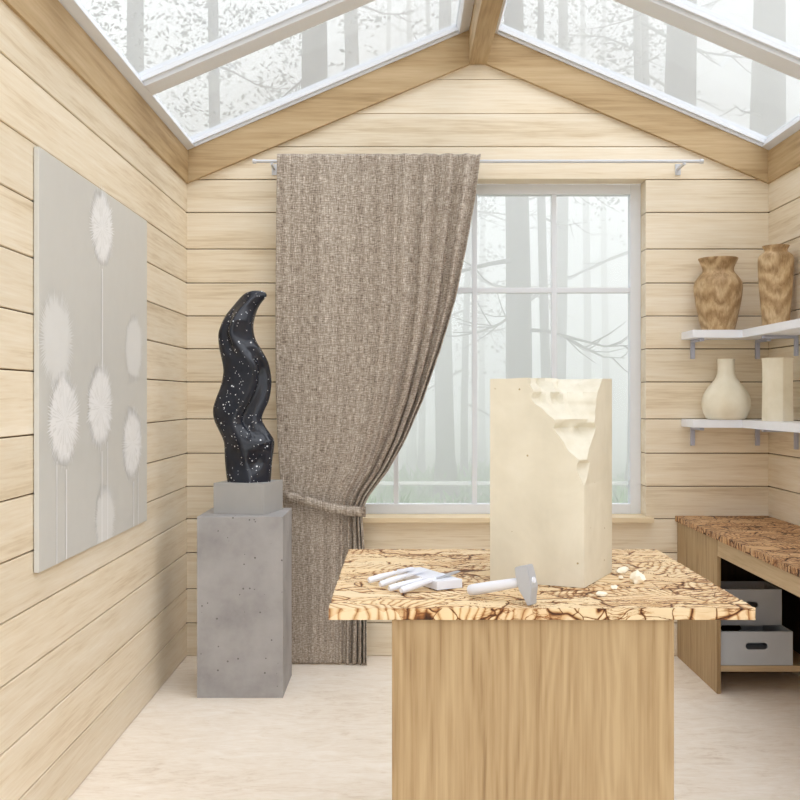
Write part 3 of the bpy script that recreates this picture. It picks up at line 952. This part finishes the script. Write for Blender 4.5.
# sharpening slab with four chisels lying across it
sl = empty('sharpening_stone', (0.0655, 2.368, TZ), math.radians(-61))
tag(sl, 'white rectangular slab under the four chisels on the workbench', 'sharpening stone')
bm = bmesh.new(); box(bm, -0.095, 0.095, -0.034, 0.034, 0.001, 0.021, 0.002)
o = obj('slab', bm, M['tool'], sl)
chs = [((368.5, 580.5), (414, 567.5), 'rearmost white chisel lying across the white slab'),
       ((380, 584.5), (425, 569.5), 'second white chisel from the back lying across the white slab'),
       ((389, 588.5), (444, 573.5), 'third white chisel from the back lying across the white slab'),
       ((401, 590.5), (459, 571.0), 'front chisel with the longest blade lying across the white slab')]
for i, (a, b, lab) in enumerate(chs):
    A = on_table(*a, 0.010); B = on_table(*b, 0.030)
    # long enough to look like a chisel, its blade resting on the slab
    d = (B - A)
    root = empty('chisel', A); tag(root, lab, 'chisel', 'chisels on the white slab')
    hl = 0.54
    prof = [(0.0, 0.0055), (0.03, 0.0074), (0.25, 0.0078), (0.40, 0.0068), (hl, 0.0052)]
    bm = bmesh.new(); tube(bm, [d * s for s, r in prof], [r for s, r in prof], 14); obj('handle', bm, M['tool'], root, 40)
    bm = bmesh.new(); tube(bm, [d * hl, d * (hl + 0.03)], [0.0058, 0.0058], 14); obj('ferrule', bm, M['tool'], root, 40)
    q = d.to_track_quat('X', 'Z').to_matrix().to_4x4()
    Ld = d.length
    bm = bmesh.new()
    bwid = (0.0075, 0.0065, 0.008, 0.005)[i]
    pr_ = [((hl + 0.03) * Ld, 0.003, 0.003), (0.66 * Ld, bwid, 0.0024), (0.94 * Ld, bwid, 0.0018), (Ld, bwid, 0.0004)]
    rr = []
    for x, w_, h_ in pr_:
        rr.append([bm.verts.new((x, sy * w_, sz * h_)) for sy, sz in ((-1, -1), (1, -1), (1, 1), (-1, 1))])
    for r0, r1 in zip(rr, rr[1:]):
        for k in range(4): bm.faces.new((r0[k], r0[(k + 1) % 4], r1[(k + 1) % 4], r1[k]))
    bm.faces.new(rr[0]); bm.faces.new(list(reversed(rr[-1])))
    bmesh.ops.transform(bm, matrix=q, verts=bm.verts)
    obj('blade', bm, M['toolgrey' if i == 3 else 'tool'], root)

# mason's hammer leaning on its wedge
tip = on_table(532, 604.5)
HT = P(523.5, 565.5, tip.y + 0.012)
ax = (HT - tip); hlen = ax.length; ax.normalize()
hd = (Vector((0.150, 2.205, TZ + 0.0135)) - (tip + ax * hlen * 0.56)); hlen2 = hd.length
hdn = (hd - ax * hd.dot(ax)).normalized()
side = ax.cross(hdn).normalized()
hm = empty('hammer', tip); tag(hm, 'white handled hammer with a grey wedge head leaning before the limestone block', 'hammer')
R3 = Matrix((hdn, side, ax)).transposed().to_4x4()   # local x: handle, y: side, z: up the head
bm = bmesh.new()
prof = [(0.0, 0.0155, 0.004), (0.012, 0.0158, 0.0065), (hlen * 0.42, 0.0160, 0.0155), (hlen * 0.78, 0.0160, 0.0160), (hlen * 0.985, 0.0150, 0.0150), (hlen, 0.0135, 0.0135)]
rr = []
for z, wx, wy in prof:
    rr.append([bm.verts.new((sx * wy, sy * wx, z)) for sx, sy in ((-1, -1), (1, -1), (1, 1), (-1, 1))])
for r0, r1 in zip(rr, rr[1:]):
    for k in range(4): bm.faces.new((r0[k], r0[(k + 1) % 4], r1[(k + 1) % 4], r1[k]))
bm.faces.new(rr[0]); bm.faces.new(list(reversed(rr[-1])))
bmesh.ops.bevel(bm, geom=bm.edges[:], offset=0.0012, segments=2, affect='EDGES')
bmesh.ops.transform(bm, matrix=R3, verts=bm.verts)
o = obj('hammer_head', bm, M['toolgrey'], hm); o['label'] = 'grey wedge-shaped hammer head'
bm = bmesh.new()
st_ = ax * hlen * 0.60 + (-hdn) * 0.0185
en = hd + ax * hlen * 0.56
pts = [st_.lerp(en, s) for s in (0, 0.12, 0.3, 0.6, 0.9, 0.98, 1.0)]
tube(bm, pts, [0.0065, 0.0095, 0.0105, 0.0120, 0.0126, 0.0120, 0.009], 16)
obj('handle', bm, M['tool'], hm, 40)

# ------------------------------------------------------------------ side bench along the right wall
BX = 1.417
sbn = empty('side_bench', (BX, 4.5, 0))
tag(sbn, 'oak side bench with a brown carved relief top along the right wall', 'bench')
def sp(nm, x0, x1, y0, y1, z0, z1, mat, bev=0.0015):
    bm = bmesh.new(); box(bm, x0 - BX, x1 - BX, y0 - 4.5, y1 - 4.5, z0, z1, bev)
    return obj(nm, bm, mat, sbn)
bm = bmesh.new(); carved_slab(bm, -0.004, XR - 0.003 - BX, 2.3 - 4.5, D - 0.004 - 4.5, 0.698, 0.726, 0.006)
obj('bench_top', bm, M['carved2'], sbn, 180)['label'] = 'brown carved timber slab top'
sp('side_panel', BX + 0.007, BX + 0.024, 4.505, D - 0.004, 0, 0.697, M['oak_z'])
sp('end_panel', BX, XR - 0.003, 2.34, 2.362, 0, 0.697, M['oak_z'])
sp('apron', BX + 0.008, BX + 0.024, 2.363, 4.5045, 0.622, 0.697, M['oak_y'])
sp('lower_shelf', BX + 0.0245, XR - 0.004, 4.507, D - 0.02, 0.100, 0.126, M['oak_x'])
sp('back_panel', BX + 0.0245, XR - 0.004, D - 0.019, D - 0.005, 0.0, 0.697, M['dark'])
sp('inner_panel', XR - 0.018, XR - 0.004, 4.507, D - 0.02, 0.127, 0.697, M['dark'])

# crates
def crate(w, d, h, loc, lab):
    root = empty('storage_crate', loc); tag(root, lab, 'crate', 'grey crates under the side bench')
    th = 0.008
    def panel_with_slot(yc0, yc1):
        bm = bmesh.new()
        outer = [(-w / 2, 0), (w / 2, 0), (w / 2, h), (-w / 2, h)]
        sl = []
        sw, sh, cz = 0.050 - 0.0155, 0.0155, h * 0.57
        for k in range(13): a = -PI / 2 + PI * k / 12; sl.append((sw + sh * math.cos(a), cz + sh * math.sin(a)))
        for k in range(13): a = PI / 2 + PI * k / 12; sl.append((-sw + sh * math.cos(a), cz + sh * math.sin(a)))
        lo = [bm.verts.new((p[0], yc0, p[1])) for p in outer]
        ls = [bm.verts.new((p[0], yc0, p[1])) for p in sl]
        es = [bm.edges.new((L_[i], L_[(i + 1) % len(L_)])) for L_ in (lo, ls) for i in range(len(L_))]
        bmesh.ops.triangle_fill(bm, use_beauty=True, use_dissolve=False, edges=es)
        r = bmesh.ops.extrude_face_region(bm, geom=bm.faces[:])
        bmesh.ops.translate(bm, vec=(0, yc1 - yc0, 0), verts=[g for g in r['geom'] if isinstance(g, bmesh.types.BMVert)])
        return bm
    obj('front_panel', panel_with_slot(0, th), M['crate'], root)
    obj('back_panel', panel_with_slot(d - th, d), M['crate'], root)
    for sx in (-1, 1):
        bm = bmesh.new(); x = sx * (w / 2 - th / 2); box(bm, x - th / 2, x + th / 2, th, d - th, 0, h); obj('side_panel', bm, M['crate'], root)
    bm = bmesh.new(); box(bm, -w / 2 + th, w / 2 - th, th, d - th, 0.0, th); obj('base', bm, M['crate'], root)
crate(0.326, 0.36, 0.152, (1.606, 4.515, 0.1265), 'lower grey crate with a slot handle standing on the shelf of the side bench')
crate(0.318, 0.21, 0.166, (1.608, 4.640, 0.279), 'upper grey crate set back on top of the lower crate')

# ------------------------------------------------------------------ corner shelves with vases
def corner_shelf(zt, zb_, lab):
    root = empty('corner_shelf', (XR, D, zb_)); tag(root, lab, 'shelf', None)
    poly = [(1.445 - XR, -0.003), (1.445 - XR, 4.95 - D), (1.689 - XR, 4.95 - D), (1.689 - XR, 3.4 - D), (-0.003, 3.4 - D), (-0.003, -0.003)]
    bm = bmesh.new(); prism(bm, poly, 'z', 0, zt - zb_)
    bmesh.ops.bevel(bm, geom=bm.edges[:], offset=0.002, segments=2, affect='EDGES')
    obj('board', bm, M['shelf'], root)
    def br(M_):
        bm = bmesh.new()
        box(bm, -0.0105, 0.0105, -0.016, -0.0005, -0.098, -0.001, 0.002, None)
        box(bm, -0.0105, 0.0105, -0.17, -0.0165, -0.015, -0.001, 0.002, None)
        bmesh.ops.transform(bm, matrix=M_, verts=bm.verts)
        obj('bracket', bm, M['bracket'], root)
    br(Matrix.Translation((1.502 - XR, -0.001, 0)))
    br(Matrix.Translation((1.836 - XR, -0.001, 0)))
    for y in (4.775, 3.75):
        br(Matrix.Translation((-0.001, y - D, 0)) @ Matrix.Rotation(-PI / 2, 4, 'Z'))
corner_shelf(1.671, 1.632, 'upper white corner shelf carrying two brown wooden vases')
corner_shelf(1.2245, 1.186, 'lower white corner shelf carrying two cream vases')

def vase(name, prof, loc, mat, lab, jit=None, seg=56, sm=40, n=6, rim=0.006):
    pts = smooth_curve(prof, n)
    inner = [(max(0.004, r - rim), z) for r, z in reversed(pts) if z > prof[0][1] + 0.02]
    bm = bmesh.new(); lathe(bm, pts + inner, seg, jit)
    return tag(obj(name, bm, mat, smooth=sm, loc=loc), lab, 'vase')
k = 1 / 198.4 / 3.48
vase('wooden_vase', [(0.078, 0), (0.083, 0.012), (0.098, 0.08), (0.112, 0.15), (0.1185, 0.215), (0.114, 0.245), (0.096, 0.273), (0.078, 0.296),
                     (0.077, 0.314), (0.086, 0.338), (0.096, 0.358), (0.0965, 0.364)], (1.597, 5.036, 1.6715), M['turned'],
     'wide brown wooden vase with flared neck at the left of the upper shelf')
vase('wooden_vase', [(0.058, 0), (0.061, 0.012), (0.068, 0.09), (0.076, 0.18), (0.081, 0.27), (0.082, 0.317), (0.079, 0.340), (0.065, 0.355), (0.054, 0.363),
                     (0.053, 0.372), (0.060, 0.385), (0.063, 0.391)], (1.799, 4.80, 1.6715), M['turned'],
     'tall slender brown wooden vase at the right of the upper shelf')
def jit_b(a, z):
    return 1 + 0.02 * math.cos(7 * a + 1.0) * min(1, z * 12)
vase('bottle_vase', [(0.086, 0), (0.100, 0.012), (0.116, 0.05), (0.119, 0.085), (0.110, 0.125), (0.086, 0.165), (0.056, 0.200), (0.0435, 0.228), (0.041, 0.26),
                     (0.042, 0.297), (0.0425, 0.304)], (1.636, 5.034, 1.225), M['clay'],
     'round cream bottle vase with narrow neck at the left of the lower shelf', jit_b, 56, 16, n=2)
def jit_h(a, z):
    s = PI / 3
    aa = ((a + 0.55) % s) - s / 2
    return math.cos(s / 2) / math.cos(aa) * 1.05
vase('faceted_vase', [(0.068, 0), (0.069, 0.006), (0.0675, 0.07), (0.0665, 0.15), (0.0665, 0.22), (0.068, 0.28), (0.070, 0.297)], (1.778, 4.722, 1.225), M['clay'],
     'straight six-sided cream vase at the right of the lower shelf', jit_h, 60, 25)

# ------------------------------------------------------------------ the forest outside
GZ = -0.35
bm = bmesh.new()
N = 40
g = [[bm.verts.new((-40 + 80 * i / N, -14 + 74 * j / N, GZ + (0.0 if (-14 + 74 * j / N) < 9 else 0.25 * noise.noise((i * 0.4, j * 0.4, 0))))) for i in range(N + 1)] for j in range(N + 1)]
for j in range(N):
    for i in range(N):
        bm.faces.new((g[j][i], g[j][i + 1], g[j + 1][i + 1], g[j + 1][i]))
tag(obj('ground', bm, M['soil'], smooth=180), kind='structure')

def tree(px, wpx, y, h, seed, nb, low, crown, lean, lab, group=None):
    rr_ = random.Random(seed)
    x = (px - CX) * y / F
    r0 = wpx * y / F / 2
    gz = GZ - 0.15
    root = empty('tree', (x, y, gz)); tag(root, lab, 'tree', group)
    bm = bmesh.new()
    pts = []; rad = []
    for k in range(15):
        s = k / 14
        pts.append((lean * s * h + 0.06 * math.sin(5 * s + seed), 0.05 * math.cos(4 * s + seed), s * h))
        rad.append(r0 * (1.0 + 0.55 * max(0, 0.06 - s) / 0.06) * (1 - 0.62 * s))
    tube(bm, pts, rad, 14)
    obj('trunk', bm, M['bark'], root, 60)
    for b in range(nb):
        z = low + (h * 0.8 - low) * (b + rr_.random()) / nb
        s = z / h
        az = rr_.choice((0, PI)) + rr_.uniform(-0.9, 0.9)
        L = rr_.uniform(0.8, 2.2)
        drop = rr_.uniform(-0.55, 0.25)
        o0 = Vector((lean * z + 0.06 * math.sin(5 * s + seed), 0.05 * math.cos(4 * s + seed), z))
        d = Vector((math.cos(az), math.sin(az), 0))
        bp = [o0 + d * L * q + Vector((0, 0, drop * L * q * (1.3 - 0.5 * q) + 0.05 * math.sin(6 * q + b))) for q in (0, 0.25, 0.5, 0.75, 1)]
        bm = bmesh.new()
        rb = rr_.uniform(0.018, 0.034)
        tube(bm, bp, [rb, rb * 0.8, rb * 0.6, rb * 0.4, rb * 0.15], 7)
        for tw in range(7):
            q = rr_.uniform(0.25, 0.95)
            i0 = int(q * 4); o1 = bp[i0].lerp(bp[min(4, i0 + 1)], q * 4 - i0)
            td = (d * rr_.uniform(0.4, 1) + d.cross(Vector((0, 0, 1))) * rr_.uniform(-1, 1) + Vector((0, 0, rr_.uniform(-0.7, 0.6)))).normalized()
            Lt = L * rr_.uniform(0.18, 0.4)
            tube(bm, [o1, o1 + td * Lt * 0.5 + Vector((0, 0, -0.03)), o1 + td * Lt], [rb * 0.35, rb * 0.25, rb * 0.1], 5)
        obj('branch', bm, M['bark'], root, 60)
    if crown:
        bm = bmesh.new()
        z0c, z1c, rc, cnt = crown
        for k in range(cnt):
            s = rr_.random()
            z = z0c + (z1c - z0c) * s
            a = rr_.random() * 2 * PI
            r = rc * (1 - 0.55 * s) * rr_.random() ** 0.6
            c0 = Vector((lean * z + r * math.cos(a), r * math.sin(a), z - 0.18 * r))
            for q in range(15):
                dd = Vector((rr_.gauss(0, 1), rr_.gauss(0, 1), rr_.gauss(-0.1, 0.6))).normalized()
                e = dd * rr_.uniform(0.025, 0.06); n_ = dd.cross(Vector((rr_.random(), rr_.random(), rr_.random() + 0.1))).normalized() * rr_.uniform(0.012, 0.028)
                c = c0 + Vector((rr_.gauss(0, 0.16), rr_.gauss(0, 0.16), rr_.gauss(0, 0.11)))
                bm.faces.new([bm.verts.new(p) for p in (c - e, c + n_, c + e, c - n_)])
        o = obj('crown', bm, M['needle'], root); o['kind'] = 'stuff'

G1 = 'foggy trunks seen through the gable window'
G2 = 'foggy trunks seen through the glass roof'
TREES = [
    (514, 30, 13.0, 12, 1, 8, 2.6, None, 0.004, 'thickest grey trunk seen through the gable window above the limestone block', None),
    (545, 11, 14.5, 11, 2, 8, 2.0, None, -0.002, 'slim dark trunk just right of the thickest trunk in the gable window', None),
    (446, 20, 16.0, 13, 3, 5, 4.5, None, 0.0, 'broad grey trunk in the gable window between curtain and limestone block', None),
    (467, 8, 17.5, 10, 4, 11, 1.6, (2.0, 6, 0.9, 70), 0.008, 'slender leafy tree in the gable window next to the broad grey trunk', None),
    (424, 7, 20.0, 13, 5, 3, 5, None, 0.004, 'thin pale tree trunk fading into the fog behind the gable window', G1),
    (412, 9, 22.0, 13, 6, 3, 5, None, -0.004, 'thin pale tree trunk fading into the fog behind the gable window', G1),
    (585, 9, 23.0, 14, 7, 4, 5, None, 0.0, 'thin pale tree trunk fading into the fog behind the gable window', G1),
    (604, 8, 25.0, 14, 8, 4, 5, None, 0.003, 'thin pale tree trunk fading into the fog behind the gable window', G1),
    (388, 8, 24.0, 14, 9, 3, 5, None, 0.0, 'thin pale tree trunk fading into the fog behind the gable window', G1),
    (484, 7, 24.0, 14, 10, 3, 5, None, 0.0, 'thin pale tree trunk fading into the fog behind the gable window', G1),
    (640, 20, 16.5, 11, 11, 7, 4.0, None, 0.0, 'tree behind the right window jamb whose bare branches reach into the pane', None),
    (308, 36, 12.5, 13, 12, 3, 5, None, 0.004, 'widest trunk seen through the left glass roof slope', None),
    (352, 20, 15.0, 14, 13, 4, 5, (7.2, 13, 1.5, 120), -0.002, 'leafy tree right of the widest trunk in the left roof glass', None),
    (215, 15, 14.0, 14, 14, 5, 4.5, (5.2, 12, 2.2, 260), 0.004, 'leafy tree above the left half of the left roof glass', None),
    (140, 24, 13.5, 14, 15, 4, 4.5, (6.0, 13, 2.0, 200), 0.0, 'leafy tree above the far left corner of the left roof glass', None),
    (682, 44, 14.0, 13, 16, 3, 5, None, 0.002, 'broad grey trunk in the middle of the right roof glass', None),
    (768, 48, 15.0, 13, 17, 3, 5, None, -0.002, 'broad grey trunk at the far right of the right roof glass', None),
    (560, 15, 16.5, 14, 18, 5, 5, (5.6, 13, 1.8, 200), 0.0, 'leafy tree in the right roof glass next to the ridge beam', None),
    (636, 12, 16.0, 14, 19, 5, 4.5, (4.8, 12, 1.0, 150), 0.0, 'leafy tree left of the broad middle trunk in the right roof glass', None),
]
for a in TREES: tree(*a)

rs = random.Random(3)
bm = bmesh.new()
for k in range(4200):
    y = rs.uniform(10.0, 20); x = rs.uniform(-0.06, 0.30) * y + rs.uniform(-1, 1)
    hgt_ = rs.uniform(0.15, 0.55) * (1.0 if noise.noise((x * 0.5, y * 0.4, 1)) > 0 else 0.5)
    a = rs.random() * PI
    dx, dy = math.cos(a) * 0.05, math.sin(a) * 0.05
    lx, ly = rs.gauss(0, 0.12), rs.gauss(0, 0.12)
    zb2 = GZ - 0.15
    bm.faces.new([bm.verts.new(p) for p in ((x - dx, y - dy, zb2), (x + dx, y + dy, zb2), (x + lx + dx * 1.4, y + ly, zb2 + hgt_ * 0.7 + 0.1), (x + lx * 1.6, y + ly * 1.6, zb2 + hgt_ + 0.15))])
tag(obj('undergrowth', bm, M['fern']), 'low green undergrowth on the forest floor outside the window', 'undergrowth', kind='stuff')

bm = bmesh.new(); box(bm, -24, 30, 6.6, 44, GZ - 0.6, 13)
tag(obj('fog', bm, M['fog']), 'pale fog hanging among the trees outside', 'fog', kind='stuff')

# ------------------------------------------------------------------ daylight
wd = bpy.data.worlds.new('overcast_sky'); S.world = wd; wd.use_nodes = True
nt = wd.node_tree; nt.nodes.clear()
wo = nt.nodes.new('ShaderNodeOutputWorld'); bg = nt.nodes.new('ShaderNodeBackground')
tc = nt.nodes.new('ShaderNodeTexCoord'); sep = nt.nodes.new('ShaderNodeSeparateXYZ')
nt.links.new(tc.outputs['Generated'], sep.inputs[0])
cr = nt.nodes.new('ShaderNodeValToRGB')
els = cr.color_ramp.elements
els[0].position = 0.0; els[0].color = (1.89, 1.92, 1.955, 1)
els[1].position = 1.0; els[1].color = (2.15, 2.22, 2.32, 1)
e = els.new(0.36); e.color = (1.89, 1.92, 1.955, 1)
nt.links.new(sep.outputs['Z'], cr.inputs[0])
nt.links.new(cr.outputs[0], bg.inputs['Color'])
bg.inputs['Strength'].default_value = 1.0
# the brighter side of the overcast, high to the right and behind
dt = nt.nodes.new('ShaderNodeVectorMath'); dt.operation = 'DOT_PRODUCT'
dt.inputs[1].default_value = Vector((0.62, -0.35, 0.70)).normalized()
nt.links.new(tc.outputs['Generated'], dt.inputs[0])
mr = nt.nodes.new('ShaderNodeMapRange'); mr.interpolation_type = 'SMOOTHSTEP'
mr.inputs['From Min'].default_value = 0.45; mr.inputs['From Max'].default_value = 1.0
mr.inputs['To Min'].default_value = 0.0; mr.inputs['To Max'].default_value = 1.2
nt.links.new(dt.outputs['Value'], mr.inputs['Value'])
ad = nt.nodes.new('ShaderNodeMath'); ad.operation = 'ADD'; ad.inputs[1].default_value = 1.0
# and an added brightening of the sky ahead, to lift the fog
d2 = nt.nodes.new('ShaderNodeVectorMath'); d2.operation = 'DOT_PRODUCT'
d2.inputs[1].default_value = Vector((-0.22, 1.0, 0.0)).normalized()
nt.links.new(tc.outputs['Generated'], d2.inputs[0])
m2 = nt.nodes.new('ShaderNodeMapRange'); m2.interpolation_type = 'SMOOTHSTEP'
m2.inputs['From Min'].default_value = 0.55; m2.inputs['From Max'].default_value = 1.0
m2.inputs['To Min'].default_value = 0.0; m2.inputs['To Max'].default_value = 1.7
nt.links.new(d2.outputs['Value'], m2.inputs['Value'])
a2 = nt.nodes.new('ShaderNodeMath'); a2.operation = 'ADD'
nt.links.new(mr.outputs[0], a2.inputs[0]); nt.links.new(m2.outputs[0], a2.inputs[1])
nt.links.new(a2.outputs[0], ad.inputs[0])
nt.links.new(ad.outputs[0], bg.inputs['Strength'])
nt.links.new(bg.outputs[0], wo.inputs['Surface'])
wd.cycles.sampling_method = 'MANUAL'; wd.cycles.sample_map_resolution = 512

# ------------------------------------------------------------------ camera and view
cam = bpy.data.cameras.new('camera'); co = bpy.data.objects.new('camera', cam); COL.objects.link(co)
co.location = (0, 0, EYE); co.rotation_euler = (PI / 2, 0, 0)
cam.sensor_width = 36.0; cam.lens = 36.0 * F / 800.0
cam.shift_x = -(CX - 400) / 800.0; cam.shift_y = (CY - 400) / 800.0
cam.clip_start = 0.05; cam.clip_end = 200
S.camera = co
S.view_settings.view_transform = 'Standard'; S.view_settings.look = 'None'
S.view_settings.gamma = 1.0; S.view_settings.use_curve_mapping = False
S.view_settings.exposure = -0.2
cy = S.cycles
cy.use_denoising = True
cy.max_bounces = 12; cy.diffuse_bounces = 7; cy.glossy_bounces = 4; cy.transparent_max_bounces = 24; cy.volume_bounces = 8
cy.sample_clamp_indirect = 8.0
